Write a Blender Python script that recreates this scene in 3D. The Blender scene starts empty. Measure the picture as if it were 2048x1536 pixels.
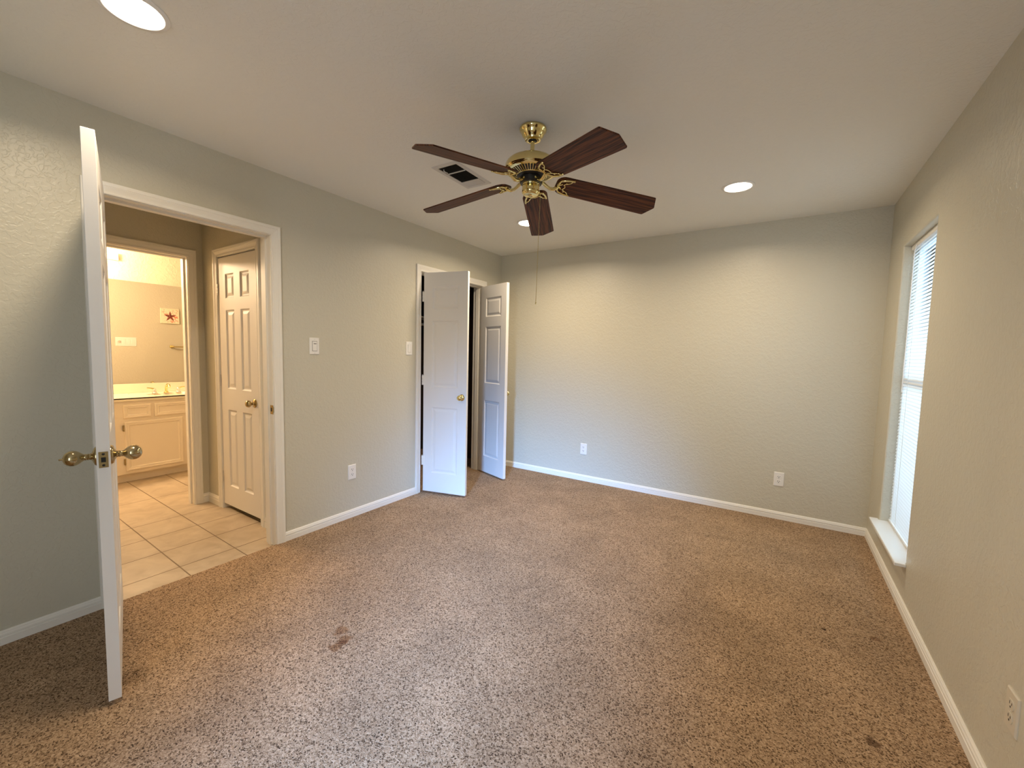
import bpy, bmesh, math, random
from mathutils import Vector, Matrix
random.seed(4)
R = math.radians
PI = math.pi
SC = bpy.context.scene
COL = SC.collection

# ------------------------------------------------------------------ camera
W, D, H = 3.404, 4.05, 2.44          # right wall x, back wall y, ceiling z (left wall is x = 0)
YR = -2.0                            # rear wall, behind the camera
yaw, pitch, roll = R(32.805), R(-4.172), R(1.295)
fw = Vector((-math.sin(yaw) * math.cos(pitch), math.cos(yaw) * math.cos(pitch), math.sin(pitch)))
rt0 = Vector((math.cos(yaw), math.sin(yaw), 0))
up0 = rt0.cross(fw)
rt = rt0 * math.cos(roll) + up0 * math.sin(roll)
up = -rt0 * math.sin(roll) + up0 * math.cos(roll)
cam_d = bpy.data.cameras.new('camera')
cam = bpy.data.objects.new('camera', cam_d)
COL.objects.link(cam)
cam.matrix_world = Matrix(((rt.x, up.x, -fw.x, 2.793), (rt.y, up.y, -fw.y, 0.0), (rt.z, up.z, -fw.z, 1.319), (0, 0, 0, 1)))
cam_d.sensor_width = 36.0
cam_d.lens = 834.48 / 2048 * 36.0
cam_d.clip_start = 0.02
SC.camera = cam

# ------------------------------------------------------------------ colour management, world, daylight
SC.view_settings.view_transform = 'Standard'
SC.view_settings.look = 'None'
SC.view_settings.gamma = 1.0
SC.view_settings.use_curve_mapping = False
SC.view_settings.exposure = 0.18
SC.cycles.use_denoising = True
SC.cycles.max_bounces = 10
SC.cycles.diffuse_bounces = 6
SC.cycles.glossy_bounces = 4
SC.cycles.transparent_max_bounces = 10
SC.cycles.sample_clamp_indirect = 6.0
SC.cycles.caustics_reflective = False
SC.cycles.caustics_refractive = False

world = bpy.data.worlds.new('daylight_sky')
SC.world = world
world.use_nodes = True
bg = world.node_tree.nodes['Background']
bg.inputs['Color'].default_value = (0.66, 0.82, 1.0, 1)
bg.inputs['Strength'].default_value = 1.8


def area(name, loc, direction, sx, sy, power, color, spread=180.0, shape='RECTANGLE', upv=(0, 0, 1)):
    l = bpy.data.lights.new(name, 'AREA')
    l.shape = shape
    l.size = sx
    if shape in ('RECTANGLE', 'ELLIPSE'):
        l.size_y = sy
    l.energy = power
    l.color = color
    l.spread = R(spread)
    o = bpy.data.objects.new(name, l)
    COL.objects.link(o)
    z = -Vector(direction).normalized()
    u = Vector(upv)
    x = u.cross(z)
    if x.length < 1e-4:
        x = Vector((1, 0, 0))
    x.normalize()
    y = z.cross(x)
    o.matrix_world = Matrix(((x.x, y.x, z.x, loc[0]), (x.y, y.y, z.y, loc[1]), (x.z, y.z, z.z, loc[2]), (0, 0, 0, 1)))
    return o


WARM = (1.0, 0.80, 0.57)
SKY = (0.58, 0.77, 1.0)
# daylight outside the window on the right, and outside the window in the wall behind the camera
area('daylight_right_window', (W + 0.34, 3.30, 1.25), (-1, 0, -0.25), 1.0, 2.0, 46, (0.58, 0.80, 1.0), 170)
area('daylight_rear_window', (2.86, YR - 0.02, 1.15), (-0.375, 1.0, -0.33), 0.34, 1.4, 28, (0.21, 0.47, 1.0), 34)
area('daylight_rear_sky', (2.84, YR - 0.10, 1.16), (0, 1, 0), 0.68, 1.8, 24, (0.80, 0.88, 1.0), 180)
# recessed lamps of the room (their own lights, set just below the lenses)
LAMPS = [(0.90, 0.545), (0.895, 3.14), (2.485, 3.15)]
for (x, y), p_ in zip(LAMPS, (12.4, 17.5, 12.4)):
    area('lamp_light', (x, y, H - 0.012), (0, 0, -1), 0.14, 0.14, p_, WARM, 160, 'DISK', (0, 1, 0))
# bathroom: vanity bar
for y_ in (0.70, 1.02):
    pl = bpy.data.lights.new('bathroom_light', 'POINT')
    pl.energy = 50
    pl.color = (1.0, 0.71, 0.44)
    pl.shadow_soft_size = 0.05
    po = bpy.data.objects.new('bathroom_light', pl)
    COL.objects.link(po)
    po.location = (-2.70, y_, 2.20)

# ------------------------------------------------------------------ materials
MATS = {}


def mat(name, color, rough=0.5, metal=0.0, spec=0.5, bump=None, emit=None, noise=None, coat=0.0):
    m = bpy.data.materials.new(name)
    m.use_nodes = True
    nt = m.node_tree
    b = nt.nodes['Principled BSDF']
    b.inputs['Base Color'].default_value = (*color, 1)
    b.inputs['Roughness'].default_value = rough
    b.inputs['Metallic'].default_value = metal
    b.inputs['Specular IOR Level'].default_value = spec
    b.inputs['Coat Weight'].default_value = coat
    tc = nt.nodes.new('ShaderNodeTexCoord')
    if noise:                       # (scale, low factor, high factor)
        n = nt.nodes.new('ShaderNodeTexNoise')
        n.inputs['Scale'].default_value = noise[0]
        n.inputs['Detail'].default_value = 5
        nt.links.new(tc.outputs['Object'], n.inputs['Vector'])
        r = nt.nodes.new('ShaderNodeValToRGB')
        r.color_ramp.elements[0].position = 0.3
        r.color_ramp.elements[1].position = 0.7
        r.color_ramp.elements[0].color = (*[c * noise[1] for c in color], 1)
        r.color_ramp.elements[1].color = (*[min(1, c * noise[2]) for c in color], 1)
        nt.links.new(n.outputs['Fac'], r.inputs['Fac'])
        nt.links.new(r.outputs['Color'], b.inputs['Base Color'])
    if bump:                        # (scale, strength, distance)
        n = nt.nodes.new('ShaderNodeTexNoise')
        n.inputs['Scale'].default_value = bump[0]
        n.inputs['Detail'].default_value = 3
        nt.links.new(tc.outputs['Object'], n.inputs['Vector'])
        bp_ = nt.nodes.new('ShaderNodeBump')
        bp_.inputs['Strength'].default_value = bump[1]
        bp_.inputs['Distance'].default_value = bump[2]
        nt.links.new(n.outputs['Fac'], bp_.inputs['Height'])
        nt.links.new(bp_.outputs['Normal'], b.inputs['Normal'])
    if emit:
        b.inputs['Emission Color'].default_value = (*emit[0], 1)
        b.inputs['Emission Strength'].default_value = emit[1]
    MATS[name] = m
    return m


def textured_paint(name, color, rough, strength, scale=30):
    """painted drywall with a hand-trowelled knockdown texture"""
    m = mat(name, color, rough, spec=0.4)
    nt = m.node_tree
    b = nt.nodes['Principled BSDF']
    tc = [n for n in nt.nodes if n.type == 'TEX_COORD'][0]
    n1 = nt.nodes.new('ShaderNodeTexNoise')
    n1.inputs['Scale'].default_value = scale
    n1.inputs['Detail'].default_value = 2.5
    n1.inputs['Distortion'].default_value = 0.6
    nt.links.new(tc.outputs['Object'], n1.inputs['Vector'])
    r1 = nt.nodes.new('ShaderNodeMapRange')
    r1.interpolation_type = 'SMOOTHSTEP'
    r1.inputs['From Min'].default_value = 0.44
    r1.inputs['From Max'].default_value = 0.58
    nt.links.new(n1.outputs['Fac'], r1.inputs['Value'])
    n2 = nt.nodes.new('ShaderNodeTexNoise')
    n2.inputs['Scale'].default_value = 160
    n2.inputs['Detail'].default_value = 2
    nt.links.new(tc.outputs['Object'], n2.inputs['Vector'])
    ad = nt.nodes.new('ShaderNodeMath')
    ad.operation = 'MULTIPLY_ADD'
    nt.links.new(n2.outputs['Fac'], ad.inputs[0])
    ad.inputs[1].default_value = 0.35
    nt.links.new(r1.outputs['Result'], ad.inputs[2])
    bu = nt.nodes.new('ShaderNodeBump')
    bu.inputs['Strength'].default_value = strength
    bu.inputs['Distance'].default_value = 0.0012
    nt.links.new(ad.outputs['Value'], bu.inputs['Height'])
    nt.links.new(bu.outputs['Normal'], b.inputs['Normal'])
    return m


wall_m = textured_paint('wall_paint', (0.60, 0.575, 0.475), 0.36, 0.55, 48)
ceil_m = textured_paint('ceiling_paint', (0.84, 0.83, 0.77), 0.7, 0.45, 45)
trim_m = mat('trim_paint', (0.86, 0.84, 0.78), 0.45, bump=(60, 0.05, 0.001))
door_m = mat('door_paint', (0.82, 0.80, 0.76), 0.5, bump=(90, 0.04, 0.001))
sill_m = mat('sill_paint', (0.84, 0.84, 0.82), 0.22, bump=(40, 0.03, 0.001))
plastic_m = mat('white_plastic', (0.86, 0.85, 0.82), 0.28, bump=(200, 0.01, 0.001))
duct_shade_m = mat('duct_shade', (0.012, 0.011, 0.010), 0.6, bump=(60, 0.05, 0.001))
black_m = mat('black_enamel', (0.006, 0.006, 0.006), 0.35, bump=(80, 0.05, 0.001))
brass_m = mat('polished_brass', (0.80, 0.68, 0.33), 0.10, 1.0, bump=(25, 0.03, 0.001))
abrass_m = mat('worn_brass', (0.50, 0.40, 0.22), 0.16, 1.0, bump=(40, 0.05, 0.001))
chrome_m = mat('hinge_metal', (0.74, 0.73, 0.70), 0.3, 0.6, bump=(60, 0.03, 0.001))
lens_m = mat('lamp_lens', (1, 1, 1), 0.5, emit=((1.0, 0.90, 0.74), 14.0), bump=(50, 0.01, 0.001))
bulb_m = mat('bathroom_bulb', (1, 1, 1), 0.5, emit=((1.0, 0.80, 0.5), 6.0), bump=(50, 0.01, 0.001))
cab_m = mat('cabinet_paint', (0.86, 0.78, 0.66), 0.38, bump=(50, 0.05, 0.001))
marble_m = mat('cream_marble', (0.86, 0.80, 0.66), 0.14, noise=(3.5, 0.93, 1.06))
mirror_m = mat('mirror_glass', (0.93, 0.93, 0.91), 0.0, 1.0, bump=(1.0, 0.0, 0.0001))
vinyl_m = mat('window_vinyl', (0.80, 0.82, 0.84), 0.4, bump=(50, 0.03, 0.001))
vent_m = mat('vent_enamel', (0.62, 0.60, 0.56), 0.4, bump=(50, 0.05, 0.001))
canvas_m = mat('canvas_edge', (0.82, 0.76, 0.60), 0.8, bump=(300, 0.2, 0.001))
star_m = mat('starfish_print', (0.16, 0.035, 0.02), 0.6, noise=(60, 0.6, 2.2))
bathwall_m = textured_paint('bathroom_paint', (0.66, 0.58, 0.44), 0.5, 0.6)


def carpet_material():
    m = mat('cut_pile_carpet', (0.3, 0.2, 0.13), 1.0, spec=0.0)
    nt = m.node_tree
    b = nt.nodes['Principled BSDF']
    b.inputs['Sheen Weight'].default_value = 0.08
    b.inputs['Sheen Roughness'].default_value = 0.5
    b.inputs['Sheen Tint'].default_value = (0.85, 0.85, 0.9, 1)
    tc = [n for n in nt.nodes if n.type == 'TEX_COORD'][0]
    # yarn tufts: every tuft its own tone, some nearly black, broken up by a finer noise
    warp = nt.nodes.new('ShaderNodeTexNoise')
    warp.inputs['Scale'].default_value = 90
    nt.links.new(tc.outputs['Object'], warp.inputs['Vector'])
    wsub = nt.nodes.new('ShaderNodeVectorMath')
    wsub.operation = 'MULTIPLY_ADD'
    nt.links.new(warp.outputs['Color'], wsub.inputs[0])
    wsub.inputs[1].default_value = (0.010, 0.010, 0.0)
    nt.links.new(tc.outputs['Object'], wsub.inputs[2])
    tuft = nt.nodes.new('ShaderNodeTexVoronoi')
    tuft.voronoi_dimensions = '2D'
    tuft.inputs['Scale'].default_value = 230
    nt.links.new(wsub.outputs['Vector'], tuft.inputs['Vector'])
    tsep = nt.nodes.new('ShaderNodeSeparateColor')
    nt.links.new(tuft.outputs['Color'], tsep.inputs['Color'])
    grain = nt.nodes.new('ShaderNodeTexNoise')
    grain.inputs['Scale'].default_value = 330
    grain.inputs['Detail'].default_value = 2.0
    nt.links.new(tc.outputs['Object'], grain.inputs['Vector'])
    fine = nt.nodes.new('ShaderNodeMath')
    fine.operation = 'MULTIPLY_ADD'
    nt.links.new(tsep.outputs['Red'], fine.inputs[0])
    fine.inputs[1].default_value = 0.50
    gsc = nt.nodes.new('ShaderNodeMath')
    gsc.operation = 'MULTIPLY'
    nt.links.new(grain.outputs['Fac'], gsc.inputs[0])
    gsc.inputs[1].default_value = 0.62
    nt.links.new(gsc.outputs[0], fine.inputs[2])
    ramp = nt.nodes.new('ShaderNodeValToRGB')
    el = ramp.color_ramp.elements
    el[0].position = 0.24
    el[0].color = (0.016, 0.008, 0.004, 1)
    el[1].position = 0.86
    el[1].color = (0.60, 0.43, 0.28, 1)
    e = el.new(0.345)
    e.color = (0.120, 0.070, 0.035, 1)
    e = el.new(0.45)
    e.color = (0.330, 0.215, 0.125, 1)
    e = el.new(0.66)
    e.color = (0.430, 0.290, 0.175, 1)
    nt.links.new(fine.outputs[0], ramp.inputs['Fac'])
    # the pile lies in different directions: broad brushed patches
    lay = nt.nodes.new('ShaderNodeTexNoise')
    lay.inputs['Scale'].default_value = 2.6
    lay.inputs['Detail'].default_value = 4
    lay.inputs['Roughness'].default_value = 0.62
    lay.inputs['Distortion'].default_value = 0.5
    nt.links.new(tc.outputs['Object'], lay.inputs['Vector'])
    lr = nt.nodes.new('ShaderNodeMapRange')
    lr.inputs['From Min'].default_value = 0.34
    lr.inputs['From Max'].default_value = 0.66
    lr.inputs['To Min'].default_value = 0.84
    lr.inputs['To Max'].default_value = 1.10
    nt.links.new(lay.outputs['Fac'], lr.inputs['Value'])
    mul = nt.nodes.new('ShaderNodeVectorMath')
    mul.operation = 'SCALE'
    nt.links.new(ramp.outputs['Color'], mul.inputs[0])
    nt.links.new(lr.outputs['Result'], mul.inputs['Scale'])
    last = mul.outputs['Vector']
    # small spills, each with a ragged edge of its own
    edge = nt.nodes.new('ShaderNodeTexNoise')
    edge.inputs['Scale'].default_value = 28
    edge.inputs['Detail'].default_value = 3
    nt.links.new(tc.outputs['Object'], edge.inputs['Vector'])
    for (sx, sy, rad, str_, colr) in [(1.125, 1.155, 0.030, 0.85, (0.62, 0.47, 0.32)), (1.205, 1.085, 0.032, 0.85, (0.62, 0.47, 0.32)),
                                      (1.185, 1.125, 0.030, 0.85, (0.62, 0.47, 0.32)),
                                      (3.043, 2.495, 0.010, 0.95, (0.15, 0.12, 0.10)), (3.242, 2.55, 0.018, 0.6, (0.4, 0.25, 0.15)),
                                      (3.134, 1.834, 0.022, 0.8, (0.2, 0.15, 0.12))]:
        sub = nt.nodes.new('ShaderNodeVectorMath')
        sub.operation = 'DISTANCE'
        nt.links.new(tc.outputs['Object'], sub.inputs[0])
        sub.inputs[1].default_value = (sx, sy, 0)
        ad = nt.nodes.new('ShaderNodeMath')
        ad.operation = 'MULTIPLY_ADD'
        nt.links.new(edge.outputs['Fac'], ad.inputs[0])
        ad.inputs[1].default_value = rad * 2.6
        nt.links.new(sub.outputs['Value'], ad.inputs[2])
        mr = nt.nodes.new('ShaderNodeMapRange')
        mr.interpolation_type = 'SMOOTHSTEP'
        mr.inputs['From Min'].default_value = rad * 2.0
        mr.inputs['From Max'].default_value = rad * 2.6
        mr.inputs['To Min'].default_value = str_
        mr.inputs['To Max'].default_value = 0.0
        nt.links.new(ad.outputs['Value'], mr.inputs['Value'])
        mx = nt.nodes.new('ShaderNodeMix')
        mx.data_type = 'RGBA'
        mx.blend_type = 'MULTIPLY'
        nt.links.new(mr.outputs['Result'], mx.inputs['Factor'])
        nt.links.new(last, mx.inputs['A'])
        mx.inputs['B'].default_value = (*colr, 1)
        last = mx.outputs['Result']
    nt.links.new(last, b.inputs['Base Color'])
    bu = nt.nodes.new('ShaderNodeBump')
    bu.inputs['Strength'].default_value = 0.7
    bu.inputs['Distance'].default_value = 0.006
    nt.links.new(fine.outputs[0], bu.inputs['Height'])
    nt.links.new(bu.outputs['Normal'], b.inputs['Normal'])
    return m


carpet_m = carpet_material()


def tile_material():
    m = mat('beige_tile', (0.5, 0.42, 0.31), 0.42)
    nt = m.node_tree
    b = nt.nodes['Principled BSDF']
    tc = [n for n in nt.nodes if n.type == 'TEX_COORD'][0]
    sep = nt.nodes.new('ShaderNodeSeparateXYZ')
    nt.links.new(tc.outputs['Object'], sep.inputs['Vector'])

    def math_(op, a, bb, clamp=False):
        n = nt.nodes.new('ShaderNodeMath')
        n.operation = op
        n.use_clamp = clamp
        for i, v in enumerate((a, bb)):
            if v is None:
                continue
            if isinstance(v, (int, float)):
                n.inputs[i].default_value = v
            else:
                nt.links.new(v, n.inputs[i])
        return n.outputs[0]

    # joints along y lie at these x; joints along x every 31 cm, a touch askew to the walls
    dist = None
    for gx in (-0.19, -0.498, -0.803, -1.112, -1.745):
        d = math_('ABSOLUTE', math_('SUBTRACT', sep.outputs['X'], gx), None)
        dist = d if dist is None else math_('MINIMUM', dist, d)
    ys = math_('ADD', sep.outputs['Y'], math_('MULTIPLY', sep.outputs['X'], 0.022))
    fy = math_('FRACT', math_('ADD', math_('DIVIDE', math_('SUBTRACT', ys, 0.966), 0.303), 20.5), None)
    dy = math_('MULTIPLY', math_('ABSOLUTE', math_('SUBTRACT', fy, 0.5), None), 0.303)
    dist = math_('MINIMUM', dist, dy)
    mr = nt.nodes.new('ShaderNodeMapRange')
    mr.inputs['From Min'].default_value = 0.0022
    mr.inputs['From Max'].default_value = 0.0042
    nt.links.new(dist, mr.inputs['Value'])
    n = nt.nodes.new('ShaderNodeTexNoise')
    n.inputs['Scale'].default_value = 7
    n.inputs['Detail'].default_value = 6
    n.inputs['Distortion'].default_value = 0.8
    nt.links.new(tc.outputs['Object'], n.inputs['Vector'])
    r = nt.nodes.new('ShaderNodeValToRGB')
    r.color_ramp.elements[0].position = 0.3
    r.color_ramp.elements[1].position = 0.72
    r.color_ramp.elements[0].color = (0.40, 0.32, 0.225, 1)
    r.color_ramp.elements[1].color = (0.55, 0.46, 0.34, 1)
    nt.links.new(n.outputs['Fac'], r.inputs['Fac'])
    mx = nt.nodes.new('ShaderNodeMix')
    mx.data_type = 'RGBA'
    nt.links.new(mr.outputs['Result'], mx.inputs['Factor'])
    mx.inputs['A'].default_value = (0.13, 0.075, 0.035, 1)
    nt.links.new(r.outputs['Color'], mx.inputs['B'])
    nt.links.new(mx.outputs['Result'], b.inputs['Base Color'])
    bu = nt.nodes.new('ShaderNodeBump')
    bu.inputs['Strength'].default_value = 0.6
    bu.inputs['Distance'].default_value = 0.002
    nt.links.new(mr.outputs['Result'], bu.inputs['Height'])
    nt.links.new(bu.outputs['Normal'], b.inputs['Normal'])
    return m


tile_m = tile_material()


def wood_material():
    m = mat('walnut_veneer', (0.12, 0.045, 0.02), 0.48, spec=0.2)
    nt = m.node_tree
    b = nt.nodes['Principled BSDF']
    tc = [n for n in nt.nodes if n.type == 'TEX_COORD'][0]
    mp = nt.nodes.new('ShaderNodeMapping')
    mp.inputs['Scale'].default_value = (0.55, 15.0, 8.0)
    nt.links.new(tc.outputs['Object'], mp.inputs['Vector'])
    n = nt.nodes.new('ShaderNodeTexNoise')
    n.inputs['Scale'].default_value = 2.2
    n.inputs['Detail'].default_value = 2
    nt.links.new(mp.outputs['Vector'], n.inputs['Vector'])
    w = nt.nodes.new('ShaderNodeMath')
    w.operation = 'MULTIPLY'
    nt.links.new(n.outputs['Fac'], w.inputs[0])
    w.inputs[1].default_value = 44
    s = nt.nodes.new('ShaderNodeMath')
    s.operation = 'SINE'
    nt.links.new(w.outputs[0], s.inputs[0])
    n2 = nt.nodes.new('ShaderNodeTexNoise')
    n2.inputs['Scale'].default_value = 16
    n2.inputs['Detail'].default_value = 6
    nt.links.new(mp.outputs['Vector'], n2.inputs['Vector'])
    a = nt.nodes.new('ShaderNodeMath')
    a.operation = 'MULTIPLY_ADD'
    nt.links.new(s.outputs[0], a.inputs[0])
    a.inputs[1].default_value = 0.16
    nt.links.new(n2.outputs['Fac'], a.inputs[2])
    r = nt.nodes.new('ShaderNodeValToRGB')
    r.color_ramp.elements[0].position = 0.28
    r.color_ramp.elements[1].position = 0.72
    r.color_ramp.elements[0].color = (0.022, 0.006, 0.003, 1)
    r.color_ramp.elements[1].color = (0.155, 0.048, 0.016, 1)
    nt.links.new(a.outputs[0], r.inputs['Fac'])
    nt.links.new(r.outputs['Color'], b.inputs['Base Color'])
    return m


wood_m = wood_material()


def glass_material():
    m = bpy.data.materials.new('window_glass')
    m.use_nodes = True
    nt = m.node_tree
    nt.nodes.clear()
    o = nt.nodes.new('ShaderNodeOutputMaterial')
    t = nt.nodes.new('ShaderNodeBsdfTransparent')
    t.inputs['Color'].default_value = (0.93, 0.97, 0.98, 1)
    g = nt.nodes.new('ShaderNodeBsdfGlossy')
    g.inputs['Roughness'].default_value = 0.02
    f = nt.nodes.new('ShaderNodeFresnel')
    f.inputs['IOR'].default_value = 1.45
    x = nt.nodes.new('ShaderNodeMixShader')
    nt.links.new(f.outputs[0], x.inputs[0])
    nt.links.new(t.outputs[0], x.inputs[1])
    nt.links.new(g.outputs[0], x.inputs[2])
    nt.links.new(x.outputs[0], o.inputs['Surface'])
    return m


glass_m = glass_material()


def slat_material():
    m = bpy.data.materials.new('blind_slat_vinyl')
    m.use_nodes = True
    nt = m.node_tree
    b = nt.nodes['Principled BSDF']
    b.inputs['Base Color'].default_value = (0.86, 0.90, 0.93, 1)
    b.inputs['Roughness'].default_value = 0.4
    o = nt.nodes['Material Output']
    t = nt.nodes.new('ShaderNodeBsdfTranslucent')
    t.inputs['Color'].default_value = (0.80, 0.90, 0.96, 1)
    x = nt.nodes.new('ShaderNodeMixShader')
    x.inputs[0].default_value = 0.14
    nt.links.new(b.outputs[0], x.inputs[1])
    nt.links.new(t.outputs[0], x.inputs[2])
    nt.links.new(x.outputs[0], o.inputs['Surface'])
    return m


slat_m = slat_material()


def coral_material():
    m = mat('coral_print', (0.85, 0.6, 0.45), 0.8)
    nt = m.node_tree
    b = nt.nodes['Principled BSDF']
    tc = [n for n in nt.nodes if n.type == 'TEX_COORD'][0]
    v = nt.nodes.new('ShaderNodeTexVoronoi')
    v.feature = 'DISTANCE_TO_EDGE'
    v.inputs['Scale'].default_value = 28
    nt.links.new(tc.outputs['Object'], v.inputs['Vector'])
    n = nt.nodes.new('ShaderNodeTexNoise')
    n.inputs['Scale'].default_value = 14
    nt.links.new(tc.outputs['Object'], n.inputs['Vector'])
    a = nt.nodes.new('ShaderNodeMath')
    a.operation = 'MULTIPLY_ADD'
    nt.links.new(n.outputs['Fac'], a.inputs[0])
    a.inputs[1].default_value = 0.35
    nt.links.new(v.outputs['Distance'], a.inputs[2])
    r = nt.nodes.new('ShaderNodeValToRGB')
    r.color_ramp.elements[0].position = 0.18
    r.color_ramp.elements[1].position = 0.26
    r.color_ramp.elements[0].color = (0.70, 0.20, 0.12, 1)
    r.color_ramp.elements[1].color = (0.86, 0.78, 0.62, 1)
    nt.links.new(a.outputs[0], r.inputs['Fac'])
    nt.links.new(r.outputs['Color'], b.inputs['Base Color'])
    return m


coral_m = coral_material()

# ------------------------------------------------------------------ helpers


def obj(name, bm, m, parent=None, loc=None, smooth=False, bevel=None):
    me = bpy.data.meshes.new(name)
    bmesh.ops.recalc_face_normals(bm, faces=bm.faces)
    bm.to_mesh(me)
    bm.free()
    if m is not None:
        me.materials.append(m)
    if smooth:
        for p in me.polygons:
            p.use_smooth = True
        try:
            me.set_sharp_from_angle(angle=R(38))
        except Exception:
            pass
    o = bpy.data.objects.new(name, me)
    COL.objects.link(o)
    if parent is not None:
        o.parent = parent
    if loc is not None:
        o.location = loc
    if bevel:
        bv = o.modifiers.new('bevel', 'BEVEL')
        bv.width = bevel
        bv.segments = 2
        bv.limit_method = 'ANGLE'
    return o


def tag(o, label, cat, group=None, kind=None):
    o['label'] = label
    o['category'] = cat
    if group:
        o['group'] = group
    if kind:
        o['kind'] = kind
    return o


def thing(name, label, cat, loc=(0, 0, 0), rotz=0.0, group=None, kind=None):
    o = bpy.data.objects.new(name, None)
    COL.objects.link(o)
    o.empty_display_size = 0.05
    o.location = loc
    o.rotation_euler = (0, 0, rotz)
    return tag(o, label, cat, group, kind)


def box(bm, x0, x1, y0, y1, z0, z1, M=None):
    r = bmesh.ops.create_cube(bm, size=1.0)
    T = Matrix.Translation(((x0 + x1) / 2, (y0 + y1) / 2, (z0 + z1) / 2)) @ Matrix.Diagonal((abs(x1 - x0), abs(y1 - y0), abs(z1 - z0), 1))
    if M is not None:
        T = M @ T
    bmesh.ops.transform(bm, matrix=T, verts=r['verts'])
    return r['verts']


def lathe(bm, prof, seg=40, M=None, cap=False):
    """prof: (radius, height) pairs round the local z axis"""
    rings = []
    for (r, z) in prof:
        if r < 1e-6:
            rings.append([bm.verts.new((0, 0, z))])
        else:
            rings.append([bm.verts.new((r * math.cos(2 * PI * k / seg), r * math.sin(2 * PI * k / seg), z)) for k in range(seg)])
    for a, b in zip(rings, rings[1:]):
        for k in range(seg):
            k2 = (k + 1) % seg
            if len(a) == 1 and len(b) == 1:
                continue
            if len(a) == 1:
                bm.faces.new((a[0], b[k2], b[k]))
            elif len(b) == 1:
                bm.faces.new((a[k], a[k2], b[0]))
            else:
                bm.faces.new((a[k], a[k2], b[k2], b[k]))
    vs = [v for ring in rings for v in ring]
    if M is not None:
        bmesh.ops.transform(bm, matrix=M, verts=vs)
    return vs


def tube(bm, pts, rad, seg=8, M=None):
    """a round bar along the points; rad a number or one per point"""
    P = [Vector(p) for p in pts]
    n = len(P)
    rr = rad if isinstance(rad, (list, tuple)) else [rad] * n
    rings = []
    ref = Vector((0, 0, 1))
    t0 = (P[1] - P[0]).normalized()
    if abs(t0.dot(ref)) > 0.9:
        ref = Vector((1, 0, 0))
    u = t0.cross(ref).normalized()
    for i in range(n):
        t = (P[min(i + 1, n - 1)] - P[max(i - 1, 0)]).normalized()
        u = (u - t * u.dot(t)).normalized()
        v = t.cross(u)
        rings.append([bm.verts.new(P[i] + (u * math.cos(2 * PI * k / seg) + v * math.sin(2 * PI * k / seg)) * rr[i]) for k in range(seg)])
    for a, b in zip(rings, rings[1:]):
        for k in range(seg):
            k2 = (k + 1) % seg
            bm.faces.new((a[k], a[k2], b[k2], b[k]))
    bm.faces.new(list(reversed(rings[0])))
    bm.faces.new(rings[-1])
    vs = [v for ring in rings for v in ring]
    if M is not None:
        bmesh.ops.transform(bm, matrix=M, verts=vs)
    return vs


def prism(bm, outline, z0, z1, M=None):
    a = [bm.verts.new((x, y, z0)) for x, y in outline]
    b = [bm.verts.new((x, y, z1)) for x, y in outline]
    bm.faces.new(list(reversed(a)))
    bm.faces.new(b)
    n = len(a)
    for k in range(n):
        bm.faces.new((a[k], a[(k + 1) % n], b[(k + 1) % n], b[k]))
    if M is not None:
        bmesh.ops.transform(bm, matrix=M, verts=a + b)
    return a + b


def frame_M(o, ex, ey, ez):
    ex, ey, ez = Vector(ex), Vector(ey), Vector(ez)
    return Matrix(((ex.x, ey.x, ez.x, o[0]), (ex.y, ey.y, ez.y, o[1]), (ex.z, ey.z, ez.z, o[2]), (0, 0, 0, 1)))


# ------------------------------------------------------------------ room shell
T = 0.12
DY0, DY1, DZ = 0.642, 1.44, 2.038        # bedroom doorway (clear)
CY0, CY1 = 2.773, 3.695                  # closet doorway (clear)
J = 0.018                                # jamb thickness
BX = -1.42                               # bathroom face of the vestibule end wall
VX = -1.30                               # vestibule end wall
VY0, VY1 = 0.42, 1.56                    # vestibule side walls
BY0, BY1 = 0.70, 1.449                   # bathroom doorway
BF = -2.98                               # bathroom far wall
KX0, KX1 = -1.03, -0.425                 # linen closet doorway in the vestibule side wall
WY0, WY1, WZ0, WZ1 = 2.943, 3.662, 0.240, 2.061
FT = -0.012                              # tile level

bm = bmesh.new()
box(bm, 0, W + T, YR - T, D, -0.06, 0)
box(bm, VX, 0, 2.25, D, -0.06, 0)
tag(obj('floor', bm, carpet_m), 'tan and brown speckled cut pile carpet covering the bedroom floor', 'carpet', kind='structure')
bm = bmesh.new()
box(bm, BF, 0.0, 0.2, 2.25, -0.06, FT)
box(bm, BF, BX, 2.25, 3.3, -0.06, FT)
tag(obj('floor_tile', bm, tile_m), 'beige square floor tiles with dark joints beyond the open door', 'tiled floor', kind='structure')

bm = bmesh.new()
box(bm, BF - T, W + 0.16, YR - T, D + T, H, H + 0.08)
tag(obj('ceiling', bm, ceil_m), 'pale textured ceiling over the whole bedroom', 'ceiling', kind='structure')

bm = bmesh.new()
box(bm, -T, 0, YR, DY0 - J, -0.06, H)
box(bm, -T, 0, DY0 - J, DY1 + J, DZ + J, H)
box(bm, -T, 0, DY1 + J, CY0 - J, -0.06, H)
box(bm, -T, 0, CY0 - J, CY1 + J, DZ + J, H)
box(bm, -T, 0, CY1 + J, D, -0.06, H)
tag(obj('wall_left', bm, wall_m), 'beige textured wall holding the two doorways', 'wall', kind='structure')
bm = bmesh.new()
box(bm, BX, W + T, D, D + T, -0.06, H)
tag(obj('wall_back', bm, wall_m), 'long plain beige wall opposite the camera, two outlets low down', 'wall', kind='structure')
bm = bmesh.new()
RX0, RX1, RZ0, RZ1 = 2.50, 3.18, 0.26, 2.06
box(bm, 0, RX0, YR - T, YR, -0.06, H)
box(bm, RX1, W + T, YR - T, YR, -0.06, H)
box(bm, RX0, RX1, YR - T, YR, -0.06, RZ0)
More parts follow.
